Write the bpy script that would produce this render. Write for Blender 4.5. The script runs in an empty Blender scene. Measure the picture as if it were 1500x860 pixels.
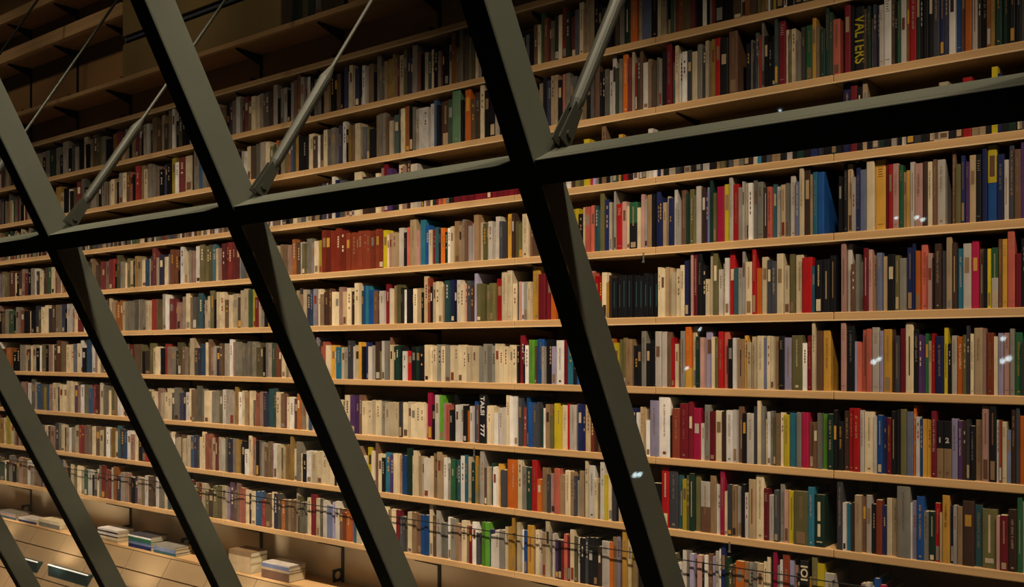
# library book wall behind a leaning glass facade
# ---------------------------------------------------------------- book rows
# what stands on each shelf, left to right: where the spine begins (seen along the shelf), its colour letter,
# its height step.  "_" is an empty gap.  "*w" fills a stretch with mixed books of about that width (mm).
ROWS = {
-1: "415D7 428F9 436F9 444V9 452F8 462G9 470_",
1: "54C7 59L7 63K5 67G7 73F7 80G7 88K5 93L8 101K6 105H7 111L6 115K7 121C8 126K6 130B7 134N8 141V7 145V7 150G7 155K6 165O7 172M7 177N6 180C5 184G7 190K6 194B6 199M6 203N7 208K5 211L7 216W7 220K5 224T8 230D6 236B8 241H6 247B9 253W9 257K6 262V8 267K7 272* "
   "318C7 323N6 331K6 335p7 341G7 346W8 352G7 356D5 359M7 364V6 369C7 375C7 381L7 386N6 389H7 394D7 401L8 407K5 412L7 416W7 421K6 425L8 431P8 436O9 441W8 446P7 450W8 455K8 460G7 465G6 471K6 475B7 482K8 487K7 494N7 500K7 503J8 508W7 512C8 517W7 520J7 526K6 531W7 535L7 541T7 548K5 550L9 556G6 561V6 564B7 568Z7 575Y8 578T7 583M6 586C7 592V8 597J7 602J6 605L9 612S7 617K6 620C7 625X6 630C7 636K7 642G6 646M6 649K6 652K8 658L7 662O9 668T6 674L9 679H8 682T8 687G7 691V7 697C6 701L5 706K6 712B7 720G7 728K6 736C7 745K5 "
   "760W5 764K5 771a5 776K5 783N6 788C6 792E8 798U7 803M6 806G6 812F7 819C7 824R8 830F7 835M6 842a7 848C8 855B7 859B9 865B8 871K8 877K7 882H6 889K7 896K6 902D7 908L7 915F7 924O8 934C9 940a9 954K8 964C9 969C8 976K8 983E8 988L7 990M6 994O8 1003V8 1012M8 1018K7 1026B8 1030W9 1036K8 1040L8 1043R9 1048K9 1060K9 1072N8 1085L8 1092O9 1099D8 1108V7 1115Z8 1121a7 1126W7 1129V7 1132Y8 1138K8 1148W8 1152K7 1160a7 1165K8 1175F8 1186_ 1237K",
2: "55* 76T6 83Z7 90C5 94K6 99C6 103K5 107N6 113M7 119G8 124K5 129V6 134L5 141V7 145K5 149L6 155* 163C6 168B6 172K5 175L7 180C7 185N7 190S7 195K6 199R8 205T8 211C7 216L8 222G7 228P7 234K6 240J7 245K7 251Y8 257W7 263M8 272C8 281K9 285L9 292A6 297L6 303* "
   "345D7 350K6 354L6 358W6 363C7 368D7 375G7 382L7 390C7 396V6 401E6 405O7 408K6 412B7 417V6 422O6 426A7 430H7 434Z7 438K7 444K6 450C7 458D6 463W6 468D6 474C7 480G7 486L7 492l6 497J7 501W8 506K6 510Z7 514N7 521C7 528L6 532a6 536V6 540K5 549B8 556G8 560G8 565N7 570C6 575X7 582F8 588C8 594O8 600K8 605G8 609L7 614W7 620W7 628L8 636A8 640K7 644D8 656F8 663g9 675K7 679L6 682O9 690N7 697D8 704C9 710K8 717K8 725L5 732K6 738* "
   "788L7 795K8 801J7 808B8 813B8 818K7 824S8 828G8 834G7 839a7 845K6 849B5 853T7 860K6 866H6 871N8 878K7 882K7 885G7 891W7 896L9 902F7 907L8 912O9 920M8 926C9 930R7 933D8 937N9 942W7 949T7 955D6 962G7 966L7 970K8 976M9 984X6 988C9 993W7 1000W7 1007H7 1014C7 1022G8 1029H7 1034C8 1039B8 1043Z8 1048R8 1055K8 1067N9 1080_ 1094K6 1100G7 1103J6 1105X8 1110L5 1112R7 1116L9 1120K7 1126K6 1131K7 1135X9 1140M9 1150C7 1156V7 1160C7 1166L5 1169L5 1174H7 1180E7 1190Z8 1196T7 1201F6 1209F9 1215F8 1220S7 1231_ 1237M9 1246K9 1251K9 1265N8 1270F8 1276P6 1279J8 1284J8 1288L8 1295W9 1306D8 1311K7 1314E8 1320L8 1328O8 1332R9 1342F9 1348K9 1352K9 1360K9 1367H9 1377J9 1384J9 1390W9 1400A9 1408U9 1414O9 1424L9 1432D9 1437K9 1446O9 1452Z9 1458F9 1468F9 1479K9 1488K9 1497H9 1506J9 1514K",
3: "72* 115* 185* 245* 300* 320* 400P4 405B4 410W4 414H4 420K4 425D4 430C5 436L4 442H4 447W5 451C4 457D4 462T5 468K7 472H7 476l7 481D7 487W8 491J7 495H7 503* 520C8 530D7 540D6 551C7 556P9 562M9 568p8 575K6 582C9 590P8 596D9 601C8 606L8 612* 648O6 652G6 658K5 665M6 671M6 677M6 683M6 689M6 695M6 701M6 707M6 713M6 719M6 725M6 731M6 738M6 745M6 752M6 758M6 764K6 770* "
   "830W5 836D6 843V6 850V6 856Y7 864m6 869l5 873G6 878K6 882T9 888K5 894G5 898X6 904Z7 910D5 914R6 920K5 928L6 935* 950L7 957W6 962J5 967C5 972K5 978L6 985B6 990H5 996K5 1003G5 1012K5 1020H6 1028W5 1033L6 1040K5 1048T6 1056V5 1062K5 1068H6 1075B6 1083G5 1090K5 1098D6 1104L6 1110Q6 1116K5 1122H5 1130T6 1138B5 1144K5 1152L5 1160K6 1168F5 1178K5 1188J6 1198H5 1208K6 1218F5 1226K6 1233J9 1246M9 1256K8 1263B9 1270K6 1278H5 1288F5 1298K6 1306L6 1313K5 1320L6 1328K6 1340H5 1350K6 1360D6 1368L6 1376C7 1390K6 1400D6 1410R7 1424B6 1434B6 1444K6 1453Y8 1462J7 1468K6 1478F6 1488K6 1498H6 1508K",
4: "0N7 4L6 8V7 12K6 15U7 20C6 25K6 28D7 33P7 37M6 42K7 46L7 50W7 54H6 57C6 62K7 66D7 71E7 76C7 80U7 84P7 88* 136T6 141N6 145M7 150M6 154P7 160M7 165R7 169K6 172V8 177L6 181C6 186V7 190C6 194K6 198Z7 202B7 207C6 213A6 218C6 221A7 224M9 230L6 234J7 240C6 247a7 250U8 256U8 262K6 264W8 269C7 274L7 278P6 283P7 286W8 292V8 299V8 306V8 311Q8 316C7 320P7 325M8 330M8 335R8 340M8 344M8 349W7 353a6 358G6 362* 395K7 400C6 405C6 411T6 415N6 421P6 427O7 432D6 438W6 443V6 447G7 455l6 461C6 467Y6 471u8 478u8 485u8 492u8 499u8 507U7 513U7 519U7 525U7 531U7 537U7 543U7 549U7 555U7 562Y7 568C6 571P6 575B6 582L7 589K6 592K6 597S7 601B8 610P6 615Q8 622A7 628C6 633M6 638X6 643K6 646O6 652F5 656W6 660C6 665T7 672T6 677G7 681N7 685L6 690l6 695T8 702C6 708V6 713V6 716L6 722L5 726L7 732H6 737H6 741Z7 749D7 753V6 757V5 765C7 774N5 780N6 787V6 792O5 798K4 802* "
   "838Y7 843Y7 848K6 855B7 858S7 865S7 870X7 876X6 880V9 886J8 892C7 896G7 900L9 903R7 912P7 918C6 922E7 934C6 939P8 944L7 948T8 955K8 960J8 966J7 971B6 976C7 980J7 986W8 991L6 998N8 1005F7 1009V8 1016V7 1020L8 1027D8 1033p7 1037a8 1040F9 1045V7 1049m8 1060Y8 1068L9 1074R8 1082G7 1088L8 1091C8 1096W8 1102G8 1108G8 1117D7 1124S7 1131X7 1136L7 1144B7 1151G7 1156L8 1164a7 1171C9 1178D9 1187B8 1191Q8 1198A8 1208_ 1229K7 1234K9 1240B9 1248L7 1254J8 1260a8 1269C9 1281Z9 1296M8 1302R8 1308P8 1317E8 1324T7 1328Z7 1333L8 1340P8 1352D8 1359C8 1366N8 1372L8 1384_ 1394N9 1400V7 1408J8 1414p7 1420B8 1430K8 1438J9 1446Y9 1460J8 1471L7 1478H9 1486N8 1496p9 1505K",
5: "0K6 3T6 8L7 12E6 20K5 24L7 28P6 31U6 36K6 42C6 46K6 50J7 57V6 61C7 66C7 71J6 76D7 82T7 86L7 91J7 95K6 99W7 104P6 109C6 114R5 119* 167O7 175O7 180C7 184G7 189G7 193G7 197G7 201L7 205G7 209L7 213C7 217C7 223R7 228T7 231V4 237L8 243W8 249M7 255M6 260P6 265L7 270C8 276T7 282H7 288Q8 295J6 299C6 304C7 308V8 314K6 318C8 322C8 329N6 335C7 340C7 347D6 352C8 358C8 364E8 368Y8 373R6 378C6 383L6 388K6 393Z7 397R7 402L6 408* "
   "440T6 445C7 450J6 455A7 459l7 465C7 469T6 475D6 482N7 485C6 491C6 497P7 503B6 508C7 514D6 520C8 527X6 530A7 536Q7 540A6 548N6 554K6 556L6 563M7 568W6 572C6 578T7 582V7 588K6 590W6 596K6 602K6 606C6 612B6 618K5 621B8 627U8 631K6 634C7 638C7 643C6 648T6 651X7 658G6 661J7 666K6 670L7 675C6 680P6 684H7 690D6 694l8 699V6 705V6 711V6 717V6 722V6 727R7 735C8 743C8 750C6 756K6 760P6 764W6 768L6 773C6 778Z9 789M7 799M7 808O7 815K5 821* "
   "862P7 868S7 872R6 877R6 882C7 889Z5 893D6 897K6 904K6 911K6 918K6 926K6 934K6 942K6 950K6 957K6 964C7 968C7 974B7 979B7 984C6 990C7 996C7 1003J8 1009K8 1012P9 1016M9 1022K9 1029K7 1034C5 1040C9 1045V9 1052L6 1058C7 1062W8 1068R9 1076X6 1082L6 1088L9 1092C7 1102R9 1108O6 1115C8 1124H7 1130H7 1138C8 1148C6 1157V8 1164C8 1175R7 1190Q6 1194K7 1205K7 1216K7 1225_ 1232P9 1240L9 1247N6 1254G7 1259G6 1265M8 1272P8 1278T7 1284a7 1292B7 1299K7 1310V7 1317G6 1327J8 1336J8 1341O7 1348S8 1358P7 1366K6 1369D8 1379H7 1386B9 1395D8 1402Q7 1410L8 1422m8 1433N7 1441K7 1447Y7 1452E7 1462N8 1468Z8 1476S9 1487M6 1496K8 1505K",
6: "0U6 3U6 9O6 14O6 20K5 25K6 30L7 35C7 41D6 43C7 48C7 53K6 58W7 62V7 68K7 71P7 75C7 80D7 84U8 90T8 96C7 101C7 107a7 112C7 118W8 121K6 126A9 131A8 134W7 139P6 143C6 148* 190M7 197N7 204V7 209K5 213D5 220V7 225C6 228C6 231W6 236K6 243R7 246P6 251L6 257K5 261V7 266N6 271L6 275T7 279C8 285H6 290J6 294A7 300C7 305N8 309P6 313L6 317J6 322N7 327V6 330L7 334W8 338W8 341P7 345G7 350G7 355G7 360G7 365G7 370G7 375V6 382V7 386K6 389L7 394L7 399F7 404U6 409U6 413C6 418* "
   "470S6 474S7 478C6 485Z6 491L5 493Q6 500C6 505G6 510H7 515L6 519C6 526Z7 530K6 534J7 539L6 546L6 550D7 557V5 560W7 564G7 569N8 572C6 576K6 579F6 585K6 590W5 596R5 603K6 609F6 615K6 622C6 628C6 634C6 640G6 647C6 653G6 660C6 666C6 672C6 678C6 684C6 690C6 696C6 702G6 708G6 714G6 720G6 726C6 732C6 738C6 744C6 750C6 756K6 760M8 767K6 770W6 775I7 783N6 785A7 794L6 798K7 803K7 809l6 815W7 826M7 832Q7 840K5 846A5 852K4 858* "
   "900Y6 907V7 911V7 916T7 926K6 934K6 940G8 947K6 953K7 960L8 969L8 977N8 984R7 988C6 993N7 997G8 1004O9 1013C9 1019F7 1026P7 1032l8 1042C7 1047V7 1052R8 1059S8 1067K7 1074W7 1079T7 1089Z7 1094C6 1100B7 1105C7 1109C7 1119a7 1124C7 1129C7 1134T7 1141K7 1149l7 1160V7 1176W6 1183M7 1190C9 1195N8 1204Z8 1215_ 1232P9 1240K9 1252l6 1256S6 1262S8 1269S8 1277L8 1288l8 1294Z8 1306D8 1311H7 1318M8 1326C9 1338K8 1346p7 1351p7 1356E7 1361B6 1365R7 1370J7 1383Y8 1389K6 1394L7 1402O7 1411V7 1416H8 1421C7 1427B8 1440P8 1445U7 1456C7 1462l7 1470P7 1479G8 1486E7 1497H6 1505C",
7: "25C6 28K5 31P7 37M7 41W7 45G8 50L7 54A7 60H7 65Y6 69A6 73P7 78C7 84K6 88C7 93C7 98C8 104C8 110p7 115P7 119W7 124G7 130A6 135R7 140M7 144W8 148C7 152G7 157C6 162V7 168T7 173W6 178C6 183* 223C6 229P7 236C6 241C6 246C7 252H6 256G7 262J6 266J6 270W6 275C7 281T7 286G8 294G7 300C7 306C7 311L7 316L7 321V7 326W7 332L7 337L7 343Z8 347W7 352C7 358B7 363O7 366C7 370* 375S7 381P7 386J7 391X8 400X8 405C7 410N7 416M6 421C6 425W6 430U6 436O7 440G6 446C5 452A5 458* 495C6 "
   "502V6 506C7 513p7 520p7 527N7 531C6 537C6 544C6 551C6 558G6 564C6 571C6 578C6 584H6 588C6 595C6 602C6 609C6 616C6 622P6 627m8 633K6 638L8 644I8 650P6 654S6 659K5 663K8 668W6 673W6 679K6 684O5 689L6 693A7 698N6 702K8 712H6 714C6 720C6 724W5 730H5 732L6 737L6 742C8 747W8 752W8 757W7 760H8 765U6 769A8 774A7 780H7 786H7 790F6 795W6 800T7 806V5 811Y7 816Y7 821C7 829R7 833L7 843G7 847J7 853J7 858B7 866U5 871D5 877N4 882K4 887* "
   "927J7 933W6 937B7 942B7 946W5 952l8 965W9 982K6 984U7 996M8 1008M8 1015m7 1026L5 1032G8 1040M7 1047C7 1057D7 1064W7 1074W7 1080N8 1088K7 1094L7 1105H8 1110C9 1115G8 1120C6 1124W7 1129G7 1133V6 1137T7 1143C7 1148Y7 1156Q7 1167G7 1174m7 1184N6 1191N6 1198G7 1204I7 1212F7 1221K8 1227K6 1235D8 1243R8 1250R8 1260L8 1266C8 1280W7 1285A7 1293J7 1299M7 1306K8 1312K8 1319V8 1328a8 1338O9 1342W7 1348A7 1352Z7 1358Z7 1364M8 1372K7 1382K7 1394l7 1403p7 1410D7 1416H7 1421K6 1428T7 1438P9 1449K9 1460L7 1464U7 1468C7 1475a6 1481D9 1488H9 1494O8 1505N",
8: "0Z7 5C7 10Y8 15C6 20* 62P6 66C6 71D6 74P6 80H7 85G7 90C7 94K6 97C6 101W6 105L6 110C7 116R7 120M6 124P7 130L6 136C7 141N7 147C6 152V7 156W7 160L7 164Z7 168C6 172Q8 176J7 182A6 187W7 192P6 197C7 203K7 208J7 213R5 218C6 222* 258C6 263N7 268C6 271P7 275C7 280A7 284J7 288G6 293C7 297C8 301S8 306S8 310C7 315M7 318C7 324W7 329V7 334J7 340L7 345Z7 350X6 355K7 359W5 364C8 368S8 372P6 "
   "375K7 379G7 383L7 388N6 392T7 397P7 401W7 406C7 411V6 415C6 418Z7 426Z9 430C6 435G8 441C5 444K5 450W6 457C6 464C6 471C6 478C6 484C6 490* 530C6 535L6 538Y8 544C7 549L7 551N9 555C7 560K6 564Q7 571p7 577C7 583T7 589A7 597F9 604C7 606C8 612B7 617C7 621L7 628C7 633T8 640B8 646B8 651W7 655G6 659E7 665F7 670X7 675W8 681Q8 685C8 691F7 696Z8 700V6 704L9 710N6 714C6 718F7 723W6 728Z7 734H6 742O8 759C8 765G7 772F7 779R8 787O5 793T7 802H6 806P6 812S7 820T6 828C7 836T7 841H6 844L5 848B7 855l7 858C9 862W8 871C6 875V5 880L9 886Y7 891C7 897H6 903K5 906B5 911Z5 916V5 922F4 928K4 934K4 940* "
   "955K6 968R9 979H9 992X8 1000Y7 1006V8 1010F8 1017V8 1025L7 1039T8 1048W7 1055m9 1062C6 1066H7 1072T7 1079L7 1086K7 1092L6 1097B8 1107C9 1119M7 1126L6 1134H7 1141G8 1148P7 1154Y7 1163V7 1184Q8 1193F7 1208_ 1226H9 1235W6 1240Q6 1247D6 1252B7 1262N7 1268L7 1276K6 1283U7 1292J6 1298C7 1306B7 1314G9 1334W7 1337l7 1343A8 1354G6 1360F6 1369R7 1377B6 1380Z8 1391J7 1397L7 1402T7 1410D8 1427X7 1438V7 1460P6 1465M6 1477D7 1490E9 1498L9 1508N",
9: "0F5 6C5 10F5 14L7 19K5 23V6 28P7 34T7 40W6 45L5 50T6 55* 104C6 108V6 112C7 118L6 124E6 128W6 134K5 138L6 142C7 146G8 149R8 154S7 159M7 163W8 167O8 172J6 177L7 183P7 188N6 193K6 197p6 202L6 208T6 213W7 218N7 223D5 228W7 233G6 240C5 245* 296C7 301V5 306D6 313V7 318V7 325C7 330l7 336p8 342N6 347P8 352S7 359C7 364D6 369C7 375A7 381A7 385R5 390T7 396C7 402J7 407H7 412O6 418N6 423T6 427N6 432C9 436V7 440G6 446G6 450C7 455M8 464C7 469G7 474L7 479a6 486l7 492L7 497N6 502U5 507O6 513S6 519Q6 523C5 530* "
   "574C7 581M7 586H6 590H6 594V6 598C7 604T7 610N7 616A7 622A7 628C9 633N7 638L8 644G6 650G6 656W7 660G7 667T6 672P6 677C7 684T6 688M6 692W7 698H5 703K6 706I7 711I7 717J6 720L5 726L6 732G6 739C7 745Z7 750Z9 754K5 758C8 763W7 768A7 772Z8 781B7 785C7 790L7 795T7 800C9 806H7 810L7 813p6 818K6 823M6 827S7 832M7 836C8 842V7 846L7 850K7 857H7 862K7 870K7 876D6 881L7 892O7 897T8 903l8 908N6 912Z9 918C8 923Y8 928T6 934K6 940D5 950C5 960K5 966* "
   "998L7 1004G7 1011l7 1017N6 1022P7 1029K6 1032W7 1037N7 1044l7 1049L8 1053W8 1056J9 1063F7 1068V6 1073N6 1078O7 1090T7 1096L7 1103G7 1110B7 1118C7 1123C8 1128K7 1133m9 1139G7 1143W8 1147U9 1157l8 1163P7 1168K6 1172K8 1184Z6 1190V9 1198Y8 1208L7 1222_ 1232M5 1239D5 1246K5 1254T5 1262P6 1268L6 1275a6 1281A7 1288m6 1296K5 1303T6 1311K5 1320V5 1328C5 1336K4 1346T5 1355K4 1365L5 1375V4 1385K4 1395T4 1405K4 1420D4 1435K4 1450K4 1465D4 1480K4 1500K",
}
import bpy, math, random, re, bmesh
from mathutils import Vector, Matrix
rnd = random.Random(7)
C = bpy.context.scene.collection
PI = math.pi
# ---------------------------------------------------------------- the camera and the place it stands in
F = 1423.0
ANG = math.atan(1793.0 / F)
ca, sa = math.cos(ANG), math.sin(ANG)
HX, HY = 750.0, 517.0
CZ = 2.30                       # eye height above the pavement
P = 0.36                        # shelf pitch
D = 4.37                        # distance of the shelf fronts
BT = 0.038                      # board thickness
DEP = 0.27                      # shelf depth
def ray(px, py):
    u, v = (px - HX) / F, (HY - py) / F
    return Vector((-ca + u * sa, sa + u * ca, v))
def px_x(px, Y=D):              # where a sight line meets the upright plane at distance Y
    r = ray(px, HY); return r.x * Y / r.y
def proj(p):
    x, y, z = p[0], p[1], p[2] - CZ
    d = -ca * x + sa * y
    return HX + F * (sa * x + ca * y) / d, HY - F * z / d
def zk(k): return CZ + P * (5.41 - k)       # underside of board k
# facade: leaning plane
FY, FZ = 2.60, 0.0
_t = ray(770, 240); _t = _t * (2.6 / _t.y)
FZ = _t.z + CZ
LEAN = 0.498
def fac_y(z): return FY + LEAN * (FZ - z)
FN = Vector((0, -1, -LEAN)).normalized()    # outward
FIN = -FN
def fac(px, py):
    r = ray(px, py)             # y = FY + LEAN*(FZ - CZ - t*rz)
    t = (FY + LEAN * (FZ - CZ)) / (r.y + LEAN * r.z)
    return Vector((r.x * t, r.y * t, r.z * t + CZ))

# ---------------------------------------------------------------- materials
def s2l(c):
    c /= 255.0
    return c / 12.92 if c <= 0.04045 else ((c + 0.055) / 1.055) ** 2.4
MATS = {}
def mat(name, rgb, rough=0.5, metal=0.0, vary=0.0, orand=0.0, noise=None, spec=0.3, bump=0.0):
    if name in MATS: return MATS[name]
    m = bpy.data.materials.new(name); m.use_nodes = True
    nt = m.node_tree; b = nt.nodes['Principled BSDF']
    col = (s2l(rgb[0]), s2l(rgb[1]), s2l(rgb[2]), 1)
    b.inputs['Base Color'].default_value = col
    b.inputs['Roughness'].default_value = rough
    b.inputs['Metallic'].default_value = metal
    b.inputs['Specular IOR Level'].default_value = spec
    out = None
    if noise:
        tc = nt.nodes.new('ShaderNodeTexCoord'); mp = nt.nodes.new('ShaderNodeMapping')
        mp.inputs['Scale'].default_value = noise[1]
        nz = nt.nodes.new('ShaderNodeTexNoise'); nz.inputs['Scale'].default_value = 1.0; nz.inputs['Detail'].default_value = 4
        rp = nt.nodes.new('ShaderNodeMapRange')
        rp.inputs['From Min'].default_value = 0.3; rp.inputs['From Max'].default_value = 0.7
        rp.inputs['To Min'].default_value = 1 - noise[0]; rp.inputs['To Max'].default_value = 1 + noise[0]
        nt.links.new(tc.outputs['Object'], mp.inputs['Vector']); nt.links.new(mp.outputs[0], nz.inputs['Vector'])
        nt.links.new(nz.outputs['Fac'], rp.inputs['Value'])
        mx = nt.nodes.new('ShaderNodeVectorMath'); mx.operation = 'SCALE'
        mx.inputs[0].default_value = col[:3]
        if orand:
            oi = nt.nodes.new('ShaderNodeObjectInfo'); r2 = nt.nodes.new('ShaderNodeMapRange'); ml = nt.nodes.new('ShaderNodeMath'); ml.operation = 'MULTIPLY'
            r2.inputs['To Min'].default_value = 1 - orand; r2.inputs['To Max'].default_value = 1 + orand * 0.5
            nt.links.new(oi.outputs['Random'], r2.inputs['Value']); nt.links.new(rp.outputs[0], ml.inputs[0]); nt.links.new(r2.outputs[0], ml.inputs[1])
            nt.links.new(ml.outputs[0], mx.inputs['Scale'])
        else: nt.links.new(rp.outputs[0], mx.inputs['Scale'])
        nt.links.new(mx.outputs[0], b.inputs['Base Color'])
        if bump:
            bp = nt.nodes.new('ShaderNodeBump'); bp.inputs['Strength'].default_value = bump; bp.inputs['Distance'].default_value = 0.002
            nt.links.new(nz.outputs['Fac'], bp.inputs['Height']); nt.links.new(bp.outputs[0], b.inputs['Normal'])
    MATS[name] = m
    return m
PAL = {  # letter: (name, rgb)
 'W': ('white', (222, 212, 205)), 'C': ('cream', (212, 190, 156)), 'B': ('beige', (178, 150, 116)), 'T': ('tan', (142, 112, 82)),
 'N': ('brown', (108, 76, 58)), 'D': ('dark brown', (62, 42, 34)), 'K': ('black', (24, 22, 26)), 'H': ('charcoal', (66, 64, 70)),
 'G': ('grey', (128, 122, 112)), 'L': ('light grey', (184, 172, 162)), 'R': ('red', (170, 22, 26)), 'M': ('maroon', (112, 22, 34)),
 'P': ('dusty pink', (176, 132, 122)), 'S': ('salmon', (186, 92, 76)), 'O': ('orange', (196, 98, 30)), 'U': ('rust', (128, 56, 36)),
 'u': ('red-brown', (116, 42, 28)), 'Y': ('yellow', (190, 166, 34)), 'Z': ('mustard', (196, 144, 56)), 'V': ('olive', (104, 96, 60)),
 'E': ('green', (40, 88, 56)), 'F': ('dark green', (26, 52, 42)), 'I': ('bright green', (86, 140, 44)), 'A': ('blue', (26, 72, 134)),
 'J': ('navy', (32, 38, 84)), 'Q': ('turquoise', (42, 106, 130)), 'X': ('teal', (46, 80, 86)), 'a': ('slate blue', (104, 110, 138)),
 'l': ('lavender', (150, 140, 168)), 'p': ('purple', (76, 46, 92)), 'm': ('crimson', (168, 24, 66)), 'g': ('sage green', (84, 112, 82)),
}
PM = {k: mat('cloth_' + v[0].replace(' ', '_'), v[1], 0.5, noise=(0.16, (14, 14, 9)), spec=0.35, orand=0.26) for k, v in PAL.items()}
MPAGE = mat('paper_pages', (196, 178, 142), 0.8, noise=(0.18, (40, 2, 900)))
WOOD = mat('birch_plywood', (206, 162, 112), 0.5, noise=(0.13, (0.9, 6, 30)), spec=0.25, bump=0.15)
LITRIM = mat('lit_rim_birch', (240, 205, 160), 0.5)  # colour of the rim light painted on the shelf edges
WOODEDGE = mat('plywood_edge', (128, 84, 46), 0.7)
WALLW = mat('wall_plywood', (156, 116, 72), 0.6, noise=(0.2, (0.7, 5, 1.6)), spec=0.2)
CLAD = mat('cladding_plywood', (150, 124, 92), 0.55, noise=(0.14, (1.0, 1.0, 3)), spec=0.25)
STEELP = mat('painted_steel', (68, 70, 60), 0.55, noise=(0.06, (3, 3, 3)), spec=0.3)
TUBE = mat('lamp_tube_glow', (255, 250, 235), 0.4); _b = TUBE.node_tree.nodes['Principled BSDF']; _b.inputs['Emission Color'].default_value = (1, 0.95, 0.85, 1); _b.inputs['Emission Strength'].default_value = 0.6
BRKT = mat('bracket_steel', (40, 36, 30), 0.5, metal=0.3)
RODM = mat('rod_steel', (42, 42, 35), 0.6, metal=0.2)
CABLE = mat('dark_cable', (26, 24, 22), 0.5)
TEAL = mat('teal_metal', (44, 66, 66), 0.4, metal=0.3)
SHINY = mat('bright_metal', (190, 185, 175), 0.3, metal=0.8)
PAVE = mat('paving', (70, 68, 62), 0.9, noise=(0.2, (3, 3, 3)))
DARKM = mat('soffit_paint', (60, 56, 48), 0.8)

# ---------------------------------------------------------------- mesh builder
class MB:
    def __init__(s): s.v = []; s.f = []; s.m = []; s.mats = []
    def mi(s, m):
        if m not in s.mats: s.mats.append(m)
        return s.mats.index(m)
    def box(s, x0, x1, y0, y1, z0, z1, m, M=None):
        n = len(s.v)
        pts = [(x0,y0,z0),(x1,y0,z0),(x1,y1,z0),(x0,y1,z0),(x0,y0,z1),(x1,y0,z1),(x1,y1,z1),(x0,y1,z1)]
        if M is not None: pts = [tuple(M @ Vector(p)) for p in pts]
        s.v += pts
        i = s.mi(m)
        for q in ((0,3,2,1),(4,5,6,7),(0,1,5,4),(1,2,6,5),(2,3,7,6),(3,0,4,7)):
            s.f.append(tuple(n + a for a in q)); s.m.append(i)
    def prism(s, poly, z0, z1, m, M=None):       # poly ccw in xy, extruded in z
        n = len(s.v); k = len(poly)
        pts = [(x, y, z0) for x, y in poly] + [(x, y, z1) for x, y in poly]
        if M is not None: pts = [tuple(M @ Vector(p)) for p in pts]
        s.v += pts; i = s.mi(m)
        s.f.append(tuple(n + a for a in reversed(range(k)))); s.m.append(i)
        s.f.append(tuple(n + k + a for a in range(k))); s.m.append(i)
        for a in range(k):
            b = (a + 1) % k
            s.f.append((n + a, n + b, n + k + b, n + k + a)); s.m.append(i)
    def tube(s, p0, p1, r0, r1, m, n=10):
        p0, p1 = Vector(p0), Vector(p1); d = (p1 - p0).normalized()
        a = d.orthogonal().normalized(); b = d.cross(a); o = len(s.v); i = s.mi(m)
        for p, r in ((p0, r0), (p1, r1)):
            for q in range(n):
                t = 2 * PI * q / n
                s.v.append(tuple(p + a * (r * math.cos(t)) + b * (r * math.sin(t))))
        for q in range(n):
            w = (q + 1) % n
            s.f.append((o + q, o + w, o + n + w, o + n + q)); s.m.append(i)
        s.f.append(tuple(o + q for q in reversed(range(n)))); s.m.append(i)
        s.f.append(tuple(o + n + q for q in range(n))); s.m.append(i)
    def build(s, name, parent=None, loc=None, bevel=0):
        me = bpy.data.meshes.new(name)
        off = Vector(loc) if loc is not None else Vector((0, 0, 0))
        me.from_pydata([tuple(Vector(p) - off) for p in s.v], [], s.f)
        for m in s.mats: me.materials.append(m)
        me.polygons.foreach_set('material_index', s.m)
        me.update()
        o = bpy.data.objects.new(name, me); C.objects.link(o)
        if parent is not None:
            o.parent = parent
            o.location = off - parent.location if loc is not None else -parent.location
            if loc is None: pass
        else: o.location = off
        if bevel:
            bv = o.modifiers.new('bevel', 'BEVEL'); bv.width = bevel; bv.segments = 2; bv.limit_method = 'ANGLE'
        return o
def tag(o, label=None, cat=None, group=None, kind=None):
    if label: o['label'] = label
    if cat: o['category'] = cat
    if group: o['group'] = group
    if kind: o['kind'] = kind
    return o
def empty(name, loc):
    o = bpy.data.objects.new(name, None); C.objects.link(o); o.location = loc; o.empty_display_size = 0.1
    return o

# ---------------------------------------------------------------- setting
XL, XR = -15.0, 1.6
YB = D + DEP                     # face of the back wall
mb = MB(); mb.box(XL, XR, YB, YB + 0.12, 0.0, CZ + 4.4, WALLW)
o = mb.build('wall_back'); tag(o, kind='structure', label='plywood back wall behind the bookshelves', cat='wall')
mb = MB(); mb.box(XL - 3, XR + 4, -3.0, YB + 0.12, -0.1, 0.0, PAVE)
o = mb.build('floor'); tag(o, kind='structure', label='dark paving in front of the glass facade', cat='floor')
mb = MB(); mb.box(XL, XR, 0.6, YB + 0.12, CZ + 4.4, CZ + 4.5, DARKM)
o = mb.build('ceiling'); tag(o, kind='structure', label='dark ceiling above the bookshelves', cat='ceiling')
mb = MB(); mb.box(XL, XR, YB - 0.0015, YB + 0.001, CZ - 4.5 * P, zk(9) - 0.002, mat('lit_wall_plywood', (206, 182, 146), 0.5, noise=(0.1, (0.7, 4, 2)), spec=0.2))  # wall strip painted paler for the light under the lowest shelf
o = mb.build('trim_3'); tag(o, kind='structure', label='strip of wall under the lowest shelf, its light painted in as paler plywood', cat='wall')
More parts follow.
